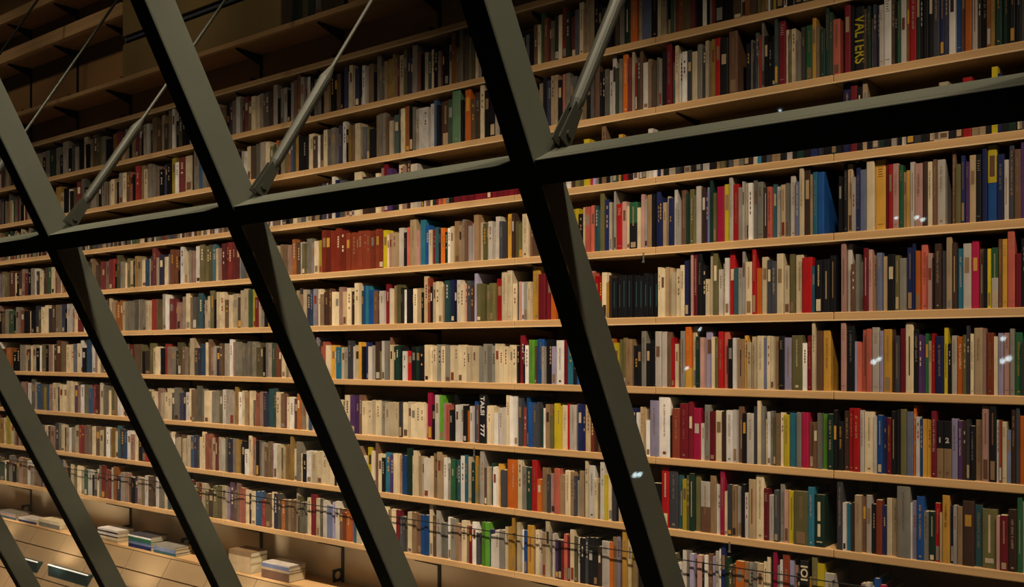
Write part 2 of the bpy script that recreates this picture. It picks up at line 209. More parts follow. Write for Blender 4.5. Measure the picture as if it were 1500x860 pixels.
# inclined cladding below the lowest shelf: leans out towards the street
TOPZ = CZ - 4.55 * P
TAN = 0.64
def inc_y(z): return D - (TOPZ - z) * TAN
mb = MB()
zb = 0.0
th = math.atan(1 / TAN)
panel_joints = [px_x(p, D) for p in (251, 196)]
step = abs(panel_joints[0] - panel_joints[1])
zs = [TOPZ, CZ - 4.93 * P, CZ - 5.55 * P, CZ - 6.2 * P, 0.0]
xs = []
x = panel_joints[0]
while x < XR: x += step
while x > XL: xs.append(x); x -= step
xs.append(x)
xs = sorted(set([XL, XR] + [q for q in xs if XL < q < XR]))
g = 0.004
def quadslab(mb, x0, x1, z0, z1, off, thick, m):
    n = len(mb.v); i = mb.mi(m)
    nv = Vector((0, -1, TAN)).normalized()      # outward (down-slope face looks up and out)
    pts = []
    for dd in (off, off - thick):
        for (xx, zz) in ((x0, z0), (x1, z0), (x1, z1), (x0, z1)):
            pts.append(tuple(Vector((xx, inc_y(zz), zz)) + nv * dd))
    mb.v += pts
    for q in ((0,1,2,3),(7,6,5,4),(0,4,5,1),(1,5,6,2),(2,6,7,3),(3,7,4,0)):
        mb.f.append(tuple(n + a for a in q)); mb.m.append(i)
for a, b in zip(xs, xs[1:]):
    for zt, zl in zip(zs, zs[1:]):
        quadslab(mb, a + g, b - g, zl + g, zt - g, 0.0, 0.02, CLAD)
quadslab(mb, XL, XR, 0.0, TOPZ, -0.012, 0.03, WOODEDGE)
o = mb.build('trim_2'); tag(o, kind='structure', label='sloping plywood cladding below the bookshelves', cat='wall')

# boards ------------------------------------------------------------
J0 = -1.602
BAY = 0.9265
ORD = {1: 'second shelf board above the black beam', 2: 'first shelf board above the black beam', 3: 'shelf board right under the black beam',
       0: 'third shelf board above the black beam, half of it over empty compartments'}
NUM = ['first', 'second', 'third', 'fourth', 'fifth', 'sixth', 'seventh']
def bracket(mb, x, k, ztop, zbot, full=True):
    hb, hf = (0.028, 0.006) if 1 <= k <= 8 else (0.085, 0.014)
    y = YB
    mb.box(x - 0.011, x + 0.011, y - 0.014, y - 0.002, zbot, ztop, BRKT)             # upright flat
    # tapered arm under the board
    n = len(mb.v); i = mb.mi(BRKT)
    L = DEP - 0.035
    prof = [(y - 0.014, ztop - 0.001), (y - L, ztop - 0.001), (y - L, ztop - hf), (y - 0.014, ztop - hb)]
    for s in (-0.004, 0.004):
        for (yy, zz) in prof: mb.v.append((x + s, yy, zz))
    for q in ((0,1,2,3),(7,6,5,4),(0,4,5,1),(1,5,6,2),(2,6,7,3),(3,7,4,0)):
        mb.f.append(tuple(n + a for a in q)); mb.m.append(i)
    if full:                                                                         # square foot plate with a round hole
        r0, cx_, cz_, R = 0.045, y - 0.055, zbot + 0.058, 0.028
        n = len(mb.v); N = 16
        for s in (-0.004, 0.004):
            for q in range(N):
                t = 2 * PI * q / N
                cs, sn = math.cos(t), math.sin(t); e = r0 / max(abs(cs), abs(sn))
                mb.v.append((x + s, cx_ + e * cs, cz_ + e * sn)); mb.v.append((x + s, cx_ + R * cs, cz_ + R * sn))
        for q in range(N):
            w = (q + 1) % N; A, B_, C_, D_ = n + 2*q, n + 2*w, n + 2*w + 1, n + 2*q + 1
            o2 = 2 * N
            mb.f += [(A, B_, C_, D_), (D_ + o2, C_ + o2, B_ + o2, A + o2), (A, A + o2, B_ + o2, B_), (D_, C_, C_ + o2, D_ + o2)]
            mb.m += [i] * 4
BX = [-3.35 - BAY * 1 + BAY * n for n in range(-10, 5)]
def board(name, zbot, thick, x0, x1, label, zlow, k, y0=D, brk=True):
    r = empty(name, ((x0 + x1) / 2, D + 0.1, zbot))
    xs_ = [x for x in [J0 + BAY * n for n in range(-20, 5)] if x0 < x < x1]
    mb = MB(); ed = [x0] + xs_ + [x1]
    for a, b in zip(ed, ed[1:]):
        mb.box(a + 0.0012, b - 0.0012, y0, YB - 0.001, zbot, zbot + thick, WOOD)
    o = mb.build('board', r, bevel=0.004)
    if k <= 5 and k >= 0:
        m3 = MB(); m3.box(x0, x1, y0 - 0.001, y0 + 0.012, zbot - 0.001, zbot + 0.0045, LITRIM); q = m3.build('lit_rim_strip', r); q['label'] = 'light along the lower front edge, painted as a paler birch strip'  # lit lower rim of the upper boards, painted as a paler strip
    if brk:
        for x in BX:
            if x0 + 0.05 < x < x1 - 0.05 and x < 0.6:
                m2 = MB(); bracket(m2, x, k, zbot, zlow, full=(k <= 0 or k >= 9)); m2.build('bracket', r)
    tag(r, label, 'shelf', group='plywood shelf boards of the tall bookcase')
    return r
X0B, X1B = -13.2, 0.9
for k in range(1, 10):
    lab = {1: 'second plywood shelf above the black beam, full of books', 2: 'plywood shelf just above the black beam, full of books',
           3: 'plywood shelf whose books are mostly hidden behind the black beam'}.get(k) or '%s full plywood shelf counted down from below the black beam' % NUM[k - 4] 
    if k == 9: lab = 'lowest book shelf with a thin dark cable in front of its books'
    board('bookshelf', zk(k), BT, X0B, X1B, lab, zk(k + 1) + BT if k < 9 else CZ - 4.5 * P, k)
board('bookshelf', zk(0), BT, X0B, X1B, 'plywood shelf with empty bracketed compartments standing on it', zk(1) + BT, 0)
board('bookshelf', CZ + 6.34 * P, BT, X0B, X1B, 'plywood shelf under the pale boxed panels with a dark slot', zk(0) + BT, -1)
board('bookshelf', CZ + 7.92 * P, 0.11, X0B, px_x(178) - 0.004, 'thick double plywood shelf crossing behind the thin rods, upper corner', CZ + 6.34 * P + BT, -2)
board('bookshelf', CZ + 9.0 * P, 0.09, X0B, px_x(178) - 0.004, 'topmost plywood shelf, cut by the corner of the picture', CZ + 7.92 * P + 0.11, -3)
# bottom ledge that carries the flat stacks
r = empty('bottom_ledge', (-5, D + 0.1, TOPZ))
mb = MB(); mb.box(X0B, X1B, D - 0.0, YB - 0.001, TOPZ, TOPZ + 0.018, WOOD); mb.build('board', r)
tag(r, 'plywood ledge under the lowest shelf carrying flat stacks', 'shelf')
LEDGE = TOPZ + 0.018
# boxed fascia with the dark slot
xa, xb_ = px_x(178), px_x(409)
r = empty('panel_box', ((xa + xb_) / 2, D + 0.1, CZ + 6.34 * P + BT))
z0 = CZ + 6.34 * P + BT; zs0, zs1 = CZ + 7.22 * P, CZ + 7.42 * P
PANW = mat('pale_panel', (150, 124, 78), 0.6, noise=(0.08, (2, 2, 2)), spec=0.2)
mb = MB(); mb.box(xa, xb_, D + 0.012, D + 0.03, z0, zs0, PANW); mb.box(xa, xb_, D + 0.012, D + 0.03, zs1, CZ + 9.3 * P, PANW)
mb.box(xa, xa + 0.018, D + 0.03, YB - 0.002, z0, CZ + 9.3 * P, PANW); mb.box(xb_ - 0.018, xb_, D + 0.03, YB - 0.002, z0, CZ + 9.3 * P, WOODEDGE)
mb.build('casing', r, bevel=0.002)
mb = MB(); mb.box(xa + 0.02, xb_ - 0.02, D + 0.032, D + 0.06, zs0 - 0.01, zs1 + 0.01, BRKT)
mb.box(xa + 0.02, xb_ - 0.02, D + 0.016, D + 0.031, (zs0 + zs1) / 2 - 0.010, (zs0 + zs1) / 2 + 0.010, mat('slot_rail', (120, 120, 130), 0.4, metal=0.5))
q = mb.build('slot_grille', r); q['label'] = 'dark slot with a grey rail'
tag(r, 'pale boxed plywood panel with a dark horizontal slot, above the shelves', 'panel')
# safety cable
mb = MB(); zc = CZ - 2.89 * P
mb.tube((X0B, D - 0.012, zc), (X1B, D - 0.012, zc), 0.0032, 0.0032, CABLE, 6)
r = mb.build('safety_cable', loc=(-5, D - 0.012, zc)); tag(r, 'thin dark cable stretched in front of the lowest book row', 'cable')
for n in range(-12, 3):
    x = J0 + BAY * n
    if X0B < x < X1B:
        m2 = MB(); m2.box(x - 0.003, x + 0.003, D - 0.009, D + 0.012, zc - 0.005, zc + 0.005, CABLE); m2.build('cable_eye', r)
# ---------------------------------------------------------------- leaning steel and glass facade
PW, PT = 0.096, 0.145
POSTS = [((672.5, 0), (940, 852)), ((190, 0), (559, 860)), ((-112, 0), (309, 860)), ((-315, 0), (145, 860))]
edges = []
for a, b in POSTS:
    A, B = fac(*a), fac(*b); s = (A.x - B.x) / (A.z - B.z); edges.append((A, B, s))
# two more to the sides, outside or barely inside the frame
A, B, s = edges[-1]
def shifted(E, dx): return (E[0] + Vector((dx, 0, 0)), E[1] + Vector((dx, 0, 0)), E[2])
edges.append(shifted(edges[-1], -1.64)); edges.append(shifted(edges[0], 1.66))
ZTOP, ZBOT = CZ + 2.35, 0.06
PL = ['steel post crossing the middle of the view, widest of the leaning posts',
      'leaning steel post, second one leftwards from the widest post',
      'leaning steel post, third one leftwards from the widest post',
      'leaning steel post, fourth one leftwards from the widest post',
      'leaning steel post just showing in the bottom left corner of the view', 'leaning steel post beyond the right edge of the view']
def at_z(E, z):
    A, B, s = E; return Vector((A.x + (z - A.z) * s, fac_y(z), z))
zbT = fac(770, 240 + 3).z        # top front edge of the crossbeam
A_ = fac(1500, 125); B_ = fac(1500, 176)
BH = 0.09
BTOPZ = (fac(375, 297.5).z + fac(1125, 181).z + fac(745, 241).z) / 3
VS = Vector((0, -LEAN, 1)).normalized()
ax = [Vector((1, 0, 0)), VS, FIN]
for i, E in enumerate(edges):
    mb = MB()
    p1, p0 = at_z(E, ZTOP), at_z(E, ZBOT)
    n = len(mb.v)
    for p in (p0, p1):
        for (u, w) in ((0, 0), (PW, 0), (PW, PT), (0, PT)): mb.v.append(tuple(p + Vector((u, 0, 0)) + FIN * w))
    k = mb.mi(STEELP)
    for q in ((0,3,2,1),(4,5,6,7),(0,1,5,4),(1,2,6,5),(2,3,7,6),(3,0,4,7)): mb.f.append(tuple(n + a for a in q)); mb.m.append(k)
    o = mb.build('steel_post', loc=p0, bevel=0.003)
    tag(o, PL[i], 'post', group='leaning steel posts of the glass facade', kind='thing')
    # clamping bar that holds the glass, on the outside
# crossbeam, between posts
x0, x1 = edges[4][0].x - 0.5, 1.5
ctr = Vector(((x0 + x1) / 2, fac_y(BTOPZ), BTOPZ))
mb = MB(); n = 0
bx = []
sx = sorted([at_z(E, BTOPZ - 0.04).x for E in edges])
segs = [(x0, sx[0])] + [(a + PW, b) for a, b in zip(sx, sx[1:])] + [(sx[-1] + PW, x1)]
k = mb.mi(STEELP)
for a, b in segs:
    n = len(mb.v)
    a += 0.0; b -= 0.0
    for xx in (a + 0.0015, b - 0.0015):
        for (u, w) in ((0, 0.001), (0, PT - 0.008), (-BH, PT - 0.008), (-BH, 0.001)):
            p = Vector((xx, fac_y(BTOPZ), BTOPZ)) + VS * u + FIN * w
            p.x = xx + ( -edges[0][2] * 0 )
            mb.v.append(tuple(p))
    for q in ((0,1,2,3),(7,6,5,4),(0,4,5,1),(1,5,6,2),(2,6,7,3),(3,7,4,0)): mb.f.append(tuple(n + a for a in q)); mb.m.append(k)
o = mb.build('steel_crossbeam', loc=ctr, bevel=0.003)
tag(o, 'long steel crossbeam with black front and grey top, joining the leaning posts', 'beam', kind='thing')
# bottom sill
mb = MB(); zz = 0.16
mb.box(XL, XR, fac_y(zz) - 0.06, fac_y(zz) + 0.12, 0.0, zz - 0.03, STEELP)
o = mb.build('trim_1'); tag(o, kind='structure', label='dark steel sill under the glass facade', cat='sill')
# glass panes
GL = bpy.data.materials.new('facade_glass'); GL.use_nodes = True
nt = GL.node_tree; nt.nodes.clear()
om = nt.nodes.new('ShaderNodeOutputMaterial'); mx = nt.nodes.new('ShaderNodeMixShader')
tr = nt.nodes.new('ShaderNodeBsdfTransparent'); gs = nt.nodes.new('ShaderNodeBsdfGlossy'); fr = nt.nodes.new('ShaderNodeFresnel')
tr.inputs['Color'].default_value = (0.96, 0.975, 0.965, 1); gs.inputs['Roughness'].default_value = 0.02; fr.inputs['IOR'].default_value = 1.5
ge = nt.nodes.new('ShaderNodeNewGeometry'); mr = nt.nodes.new('ShaderNodeMapRange')
mr.inputs['To Min'].default_value = 1.5; mr.inputs['To Max'].default_value = 1 / 1.5
nt.links.new(ge.outputs['Backfacing'], mr.inputs['Value']); nt.links.new(mr.outputs[0], fr.inputs['IOR'])
nt.links.new(fr.outputs[0], mx.inputs[0]); nt.links.new(tr.outputs[0], mx.inputs[1]); nt.links.new(gs.outputs[0], mx.inputs[2])
nt.links.new(mx.outputs[0], om.inputs['Surface'])
es = sorted(edges, key=lambda E: E[0].x)
wn = 0
for a, b in zip(es, es[1:]):
    for (zl, zh) in ((ZBOT + 0.12, BTOPZ - BH * 0.9 - 0.004), (BTOPZ + 0.004, ZTOP)):
        wn += 1
        mb = MB(); n = 0; k = mb.mi(GL)
        for w in (0.003, 0.011):
            for (E, dx, z) in ((a, PW + 0.002, zl), (b, -0.002, zl), (b, -0.002, zh), (a, PW + 0.002, zh)):
                mb.v.append(tuple(at_z(E, z) + Vector((dx, 0, 0)) + FIN * w))
        for q in ((0,1,2,3),(7,6,5,4),(0,4,5,1),(1,5,6,2),(2,6,7,3),(3,7,4,0)): mb.f.append(q); mb.m.append(k)
        o = mb.build('window_%d' % wn); tag(o, kind='structure', cat='window', label='clear glass pane between two leaning steel posts, %s the crossbeam' % ('below' if zh < BTOPZ else 'above'))
# tie rods: from the nodes up and back into the room, in upright planes
STR = [((829, 196), (905, 0), 0), ((394, 272), (545, 0), 1), ((112, 322), (330, 0), 2), ((-70, 345), (172, 0), 3), ((-150, 360), (55, 0), 4)]
SL = ['thick brace rod rising from the crossbeam beside the widest post', 'brace rod with thick sleeve crossing the upper book rows near the middle',
      'thin brace rod rising behind the third post in the upper left', 'thin brace rod over the empty shelves, near the upper left corner', 'faint thin brace rod in the upper left corner of the view']
for (a, b, i) in STR:
    E = edges[i]
    base = at_z(E, BTOPZ + 0.0) + Vector((PW + 0.02, 0, 0)) + FIN * (PT * 0.62)
    r = ray(*b)
    X = base.x + 0.025
    t = X / r.x
    q = Vector((X, r.y * t, r.z * t + CZ))
    d = (q - Vector((X, base.y, base.z))); 
    dn = d.normalized()
    st = Vector((X, base.y, base.z)) + dn * 0.05
    # stop just before the shelf fronts
    L = min((D - 0.06 - st.y) / dn.y, (CZ + 4.2 - st.z) / dn.z)
    e = empty('brace_rod', st)
    mb = MB()
    mb.tube(st + dn * 0.13, st + dn * 0.17, 0.018, 0.026, RODM, 14); mb.tube(st + dn * 0.17, st + dn * 0.62, 0.026, 0.026, RODM, 14)
    mb.tube(st + dn * 0.62, st + dn * 0.70, 0.026, 0.030, RODM, 14); mb.tube(st + dn * 0.70, st + dn * 0.78, 0.030, 0.011, RODM, 14)
    mb.build('sleeve', e)
    mb = MB(); mb.tube(st + dn * 0.78, st + dn * L, 0.0095, 0.0095, RODM, 10); mb.build('rod', e)
    mb = MB()
    # forked end and node plate
    s2 = dn.cross(Vector((1, 0, 0))).normalized()
    for sx_ in (-0.018, 0.012):
        n = len(mb.v); k = mb.mi(RODM)
        for w in (0, 0.006):
            for (u, v) in ((-0.02, -0.035), (0.15, -0.024), (0.15, 0.024), (-0.02, 0.035)):
                mb.v.append(tuple(st + dn * u + s2 * v + Vector((sx_ + w, 0, 0))))
        for q2 in ((3,2,1,0),(4,5,6,7),(0,1,5,4),(1,2,6,5),(2,3,7,6),(3,0,4,7)): mb.f.append(tuple(n + z for z in q2)); mb.m.append(k)
    mb.tube(st + dn * 0.02 + Vector((-0.026, 0, 0)), st + dn * 0.02 + Vector((0.026, 0, 0)), 0.013, 0.013, RODM, 12)
    mb.build('fork_end', e)
    tag(e, SL[i], 'brace rod', group='brace rods rising from the facade nodes')

# metal troughs at the foot of the cladding
def trough(pa, pb, label):
    # pa, pb: ends of the bright top edge, on the cladding
    def on_inc(p):
        r = ray(*p)                              # y = D - (TOPZ - CZ - t*rz)*TAN
        t = (D - (TOPZ - CZ) * TAN) / (r.y - r.z * TAN)
        return Vector((r.x * t, r.y * t, r.z * t + CZ))
    A, B = on_inc(pa), on_inc(pb); z = (A.z + B.z) / 2
    yy = inc_y(z)
    e = empty('light_trough', (A.x, yy, z))
    mb = MB(); mb.box(A.x, B.x, yy - 0.06, yy - 0.004, z - 0.13, z, TEAL)
    mb.build('casing', e, bevel=0.004)
    mb = MB(); mb.box(A.x, B.x, yy - 0.062, yy - 0.052, z, z + 0.008, TUBE); mb.build('lamp_tube', e)
    mb = MB()
    for x in (A.x + 0.06, B.x - 0.06): mb.box(x - 0.012, x + 0.012, yy - 0.05, yy - 0.03, z - 0.2, z - 0.13, BRKT)
    mb.build('foot', e)
    tag(e, label, 'light trough')
trough((28, 813), (64, 823), 'teal metal trough with glowing rim at the foot of the cladding, leftmost')
trough((80, 826), (138, 842), 'teal metal trough with glowing rim, second from the left corner')
trough((186, 857), (250, 876), 'teal metal trough cut by the bottom edge of the picture')

# flat stacks on the ledge ------------------------------------------------
def flat_stack(px0, px1, items, grp, depth=0.185, name='flat_folder'):
    xa, xb_ = px_x(px0), px_x(px1)
    z = LEDGE
    for (h, col, lab, shr) in items:
        mb = MB(); y0_ = D + 0.006 + abs(shr) * 0.3
        x0_, x1_ = xa + max(shr, 0), xb_ + min(shr, 0)
        c = 0.0018 if h < 0.03 else 0.0025
        mb.box(x0_, x1_, y0_, y0_ + depth - 0.03, z, z + c, PM[col]); mb.box(x0_, x1_, y0_, y0_ + depth - 0.03, z + h - c, z + h, PM[col])
        mb.box(x0_, x1_, y0_, y0_ + c, z + c, z + h - c, PM[col])
        o = mb.build('lying_book', loc=(x0_, y0_, z))
        tag(o, lab, 'book', group=grp)
        m2 = MB(); m2.box(x0_ + 0.003, x1_ - 0.003, y0_ + c, y0_ + depth - 0.035, z + c, z + h - c, MPAGE)
        m2.build('page_block', o).location = (0, 0, 0) if False else (-Vector((x0_, y0_, z)))
        z += h + 0.0004
flat_stack(382, 422, [(0.062, 'N', 'thick pale brown volume lying under a grey one, middle stack on the ledge', 0), (0.016, 'B', 'thin beige book lying in the middle stack on the ledge', 0),
    (0.026, 'a', 'grey-blue book lying near the top of the middle stack on the ledge', 0.0), (0.010, 'L', 'thin pale book on top of the middle stack on the ledge', 0.01)], 'books lying in the middle ledge stack')
flat_stack(334, 366, [(0.07, 'B', 'thick beige volume lying in the stack right behind the second post', 0), (0.05, 'B', 'beige book lying on the thick volume behind the second post', 0), (0.035, 'T', 'tan book on top of the stack behind the second post', 0.004)], 'books lying behind the second post')
flat_stack(187, 220, [(0.03, 'J', 'navy book at the bottom of the long ledge stack', 0), (0.02, 'a', 'slate blue book lying low in the long ledge stack', 0), (0.018, 'X', 'teal book lying in the long ledge stack', 0), (0.02, 'E', 'green book lying in the long ledge stack', 0), (0.012, 'W', 'white book lying near the top of the long ledge stack', 0), (0.012, 'H', 'dark book on top of the long ledge stack', 0.01)], 'books lying in the long ledge stack')
flat_stack(224, 256, [(0.022, 'X', 'teal book lying lowest beside the long ledge stack', 0), (0.028, 'a', 'slate blue book lying beside the long ledge stack', 0), (0.02, 'G', 'grey book on top beside the long ledge stack', 0.0)], 'books lying beside the long ledge stack')
flat_stack(142, 171, [(0.022, 'B', 'beige book at the bottom of the ledge stack behind the third post', 0), (0.02, 'C', 'cream book lying in the ledge stack behind the third post', 0), (0.012, 'D', 'dark brown book lying in the ledge stack behind the third post', 0), (0.02, 'W', 'white book lying in the ledge stack behind the third post', 0), (0.014, 'D', 'dark book lying near the top of the stack behind the third post', 0), (0.016, 'W', 'white book on top of the ledge stack behind the third post', 0)], 'books lying behind the third post')
flat_stack(56, 86, [(0.04, 'G', 'grey box-like book at the bottom of the far pale ledge stack', 0), (0.03, 'C', 'cream book lying on the far pale ledge stack', 0)], 'books in the far pale ledge stack')
flat_stack(26, 52, [(0.02, 'J', 'navy book at the bottom of the far low ledge stack', 0), (0.022, 'L', 'pale book lying on the far low ledge stack', 0)], 'books in the far low ledge stack')
flat_stack(-4, 22, [(0.02, 'X', 'teal book at the bottom of the farthest ledge stack', 0), (0.02, 'P', 'dusty pink book lying in the farthest ledge stack', 0), (0.02, 'G', 'grey book on top of the farthest ledge stack', 0)], 'books in the farthest ledge stack')

# unseen small lights added in the paving, to put sparks in the panes
LM = bpy.data.materials.new('spark_light_glow'); LM.use_nodes = True; _b = LM.node_tree.nodes['Principled BSDF']
_b.inputs['Emission Color'].default_value = (0.75, 0.95, 1, 1); _b.inputs['Emission Strength'].default_value = 10
for (px, py, rr) in ((1279, 531, 0.02), (1287, 527, 0.016), (1468, 530, 0.018), (1477, 526, 0.02), (1342, 319, 0.018), (1351, 322, 0.018), (1469, 497, 0.016), (1005, 540, 0.015), (1024, 483, 0.014), (929, 697, 0.02), (936, 696, 0.018), (1312, 320, 0.014), (1142, 162, 0.014)):
    r = ray(px, py); t = (FY + LEAN * (FZ - CZ)) / (r.y + LEAN * r.z); q = Vector((r.x * t, r.y * t, r.z * t + CZ)) + FIN * 0.003; rr *= 0.85
    rf = r - 2 * r.dot(FN) * FN
    s_ = (0.012 - q.z) / rf.z; g = q + rf * s_
    mb = MB(); mb.tube((g.x, g.y, 0.0), (g.x, g.y, 0.008), rr + 0.012, rr + 0.012, BRKT, 20)
    e = mb.build('spark_light', loc=(g.x, g.y, 0)); m2 = MB(); m2.tube((0, 0, 0.008), (0, 0, 0.012), rr, rr, LM, 20); m2.build('lens').parent = e
    tag(e, 'small unseen light added in the paving to put a spark in the glass facade', 'ground light', group='lights added in the paving')
for (px, k) in ((943, 4), (1069, 8), (695, 7)):
    x = px_x(px); z = zk(k)
    mb = MB(); mb.box(x - 0.004, x + 0.004, D - 0.004, D - 0.001, z - 0.032, z + 0.012, SHINY); mb.box(x - 0.007, x + 0.007, D - 0.006, D - 0.001, z - 0.04, z - 0.032, SHINY)
    o = mb.build('hanging_clip', loc=(x, D, z)); tag(o, 'small pale clip hanging from the front of the %s' % {4: 'first shelf below the beam', 8: 'fifth shelf below the beam', 7: 'fourth shelf below the beam'}[k], 'clip')
# ---------------------------------------------------------------- books
MIXK = 'CCCCCCCCBBBBBBBLLLLLLWWWWGGGGTTTTTNNNNNDDDKKKKKHHHVVVPPPMMMRROZZJJJAAXXFElpSU'
DARKMIX = MIXK + 'KKKHHDDNN'
def tokens(k):
    out = []
    raw = re.findall(r'(\d+)([A-Za-z_\*])(\d?)', ROWS[k])
    for i, (x, c, h) in enumerate(raw):
        x = int(x); h = int(h) if h else 7
        nx = int(raw[i + 1][0]) if i + 1 < len(raw) else x + 7
        if c == '_': continue
        xa, xb = px_x(x, D + 0.01), px_x(nx, D + 0.01)
        if c == '*':
            q = xa; base = rnd.choice([5, 6, 6, 7, 7])
            while q < xb - 0.008:
                w = min(rnd.choice([0.012, 0.015, 0.018, 0.021, 0.025, 0.03, 0.036]) * rnd.uniform(0.85, 1.15), xb - q)
                if rnd.random() < 0.05: q += w * 0.6; continue
                if rnd.random() < 0.12: base = rnd.choice([5, 6, 6, 7, 7])
                hh = base + rnd.choice([0, 0, 0, 1, -1, 0.5])
                if k == 3: hh = rnd.choice([4, 5, 5, 6, 6])
                out.append([q, w, rnd.choice(MIXK), hh]); q += w
        else:
            out.append([xa, xb - xa, c, h + rnd.uniform(-0.28, 0.28)])
    return out
books = []       # k, x, w, colour, height, front offset
for k in ROWS:
    zb = (zk(k) + BT) if k > 0 else None
    if k == -1: zb = CZ + 6.34 * P + BT
    tk = tokens(k)
    if k >= 1:       # the rows run on past the left edge of the frame a little
        x = px_x(2 if k not in (1, 2, 3) else 56, D)
        q = px_x(-60, D)
        first = min(t[0] for t in tk)
        while q < first - 0.012:
            w = rnd.uniform(0.016, 0.042); w = min(w, first - q)
            tk.append([q, w, rnd.choice(MIXK), rnd.choice([5, 6, 6, 7, 7, 8])]); q += w
    if k >= 1 and True:      # and a little past the right edge
        q = max(t[0] + t[1] for t in tk) if k > 1 else px_x(1300, D)
        while q < X1B - 0.05:
            w = rnd.uniform(0.016, 0.042); tk.append([q, w, rnd.choice(DARKMIX), rnd.choice([6, 6, 7, 7, 8])]); q += w
    for (x, w, c, h) in tk:
        H = P * (0.10 + 0.085 * h)
        H = min(H, P - BT - 0.004)
        if any(x - 0.012 < bx_ < x + w + 0.012 for bx_ in BX): H = min(H, 0.296)
        gap = 0.0011
        books.append(dict(k=k, x=x, w=max(0.005, w - gap), c=c, h=H, y=D + 0.006 + rnd.choice([0, 0, 0.002, 0.004, 0.007, 0.012, 0.02]) , z=zb, dep=min(DEP - 0.05, max(0.12, H * rnd.uniform(0.68, 0.82)))))
# projected size, how much of it the posts and the beam leave free
def hidden(px, py):
    for (a, b) in POSTS:
        xl = a[0] + (b[0] - a[0]) * (py - a[1]) / (b[1] - a[1])
        wd = 78 - 0.02 * py if a[0] > 600 else (66 if a[0] > 100 else 52)
        if xl - 1 < px < xl + wd: return True
    yt = 355 - 0.1533 * px
    if yt - 3 < py < yt + 0.02 * (px + 1043): return True
    return not (0 <= px <= 1500 and 0 <= py <= 860)
for b in books:
    tot = 0; N = 0
    for i in range(3):
        for j in range(7):
            p = (b['x'] + b['w'] * (0.15 + 0.35 * i), b['y'], b['z'] + b['h'] * (0.04 + 0.153 * j))
            q = proj(p); N += 1
            if not hidden(*q): tot += 1
    p0 = proj((b['x'], b['y'], b['z'])); p1 = proj((b['x'] + b['w'], b['y'], b['z'])); p2 = proj((b['x'], b['y'], b['z'] + b['h']))
    b['px'] = p0[0]; b['vis'] = tot / N
    b['area'] = abs((p1[0] - p0[0]) * (p0[1] - p2[1])) * tot / N
MUST = {(7, 702), (5, 1327)}
order = sorted(range(len(books)), key=lambda i: -books[i]['area'])
for i, b in enumerate(books):
    b['must'] = (b['k'] == 7 and abs(b['px'] - 702) < 5) or (b['k'] == 5 and 895 < b['px'] < 960)
sel = [i for i in order if books[i]['must']]
sel += [i for i in order if not books[i]['must']][:300 - len(sel)]
SEL = set(sel)

LIGHTC = set('WCBLYZPlSGIT')
def title_col(c, r):
    return r.choice('NNTTGTDNU') if c in LIGHTC else r.choice('TBZLGTCB')
def spine_poly(w, dep, hard):
    t = min(0.0026 if hard else 0.0008, w * 0.16)
    e = min(0.0035, w * 0.22)
    return [(0, e), (e * 0.35, e * 0.3), (w * 0.2 if w > 0.012 else e, 0), (w * 0.8 if w > 0.012 else w - e, 0), (w - e * 0.35, e * 0.3), (w, e),
            (w, dep), (w - t, dep), (w - t, e + 0.002), (t, e + 0.002), (t, dep), (0, dep)], t, e
def title(mb, b, r, m, zoff=0.0):
    """small printed marks that run down the spine"""
    w, h = b['w'], b['h']; y = -0.0004
    s = b['style']
    if s == 0:                                   # one line of lettering down the spine
        z = h * r.uniform(0.84, 0.93); zend = h * r.uniform(0.3, 0.55); lw = min(w * 0.34, 0.009)
        xc = w * 0.5
        while z > zend:
            g = r.uniform(0.0022, 0.0048)
            if r.random() < 0.16: z -= g * 1.2; continue
            v = r.random(); a = lw * r.choice([0.5, 0.5, 0.35])
            if v < 0.5: mb.box(xc - a, xc + a, y, 0.0004, z - g * 0.5, z, m)
            else:
                mb.box(xc - a, xc + a, y, 0.0004, z - g * 0.28, z, m); mb.box(xc - a, xc - a * 0.3, y, 0.0004, z - g * 0.8, z - g * 0.28, m)
            z -= g * 1.25
        if r.random() < 0.35: mb.box(w * 0.36, w * 0.64, y, 0.0004, h * 0.05, h * 0.05 + w * 0.22, m)
    elif s == 1:                                 # two bands and a short title
        for q in (0.9, 0.76): mb.box(w * 0.2, w * 0.8, y, 0.0004, h * q, h * q + 0.0018, m)
        for q in range(3): mb.box(w * 0.28, w * r.uniform(0.6, 0.72), y, 0.0004, h * (0.86 - 0.035 * q), h * (0.86 - 0.035 * q) + 0.003, m)
        mb.box(w * 0.2, w * 0.8, y, 0.0004, h * 0.08, h * 0.08 + 0.0018, m)
    elif s == 2:                                 # pasted title patch
        a = r.uniform(0.5, 0.62); mb.box(w * 0.22, w * 0.78, y, 0.0004, h * a, h * (a + r.uniform(0.16, 0.28)), m)
        
    elif s == 3:                                 # broad bottom block and thin line of lettering
        mb.box(w * 0.2, w * 0.8, y, 0.0004, h * 0.03, h * r.uniform(0.12, 0.3), m)
        z = h * 0.9
        while z > h * 0.5:
            g = r.uniform(0.003, 0.006); mb.box(w * 0.4, w * 0.6, y, 0.0004, z - g * 0.7, z, m); z -= g * 1.3
    elif s == 4:                                 # long thin rule
        mb.box(w * 0.42, w * 0.58, y, 0.0004, h * 0.25, h * r.uniform(0.7, 0.9), m)
SPECIAL = {}
def near(k, px): return min((i for i in range(len(books)) if books[i]['k'] == k), key=lambda i: abs(books[i]['px'] - px))
SP_VAL = near(2, 1251); SP_TAL = near(7, 702); SP_1 = near(7, 1372); SP_2 = near(7, 1382); SP_IOI = near(9, 1172); SP_YB = near(4, 1446)
SP_GR = near(5, 1452); SP_TG = near(4, 922); SP_OY = near(6, 1004); SP_LT = near(8, 1025); SP_BOX = near(9, 1208); SP_ZT = near(8, 1193); SP_VB = near(8, 1438); SP_O8 = near(8, 742)
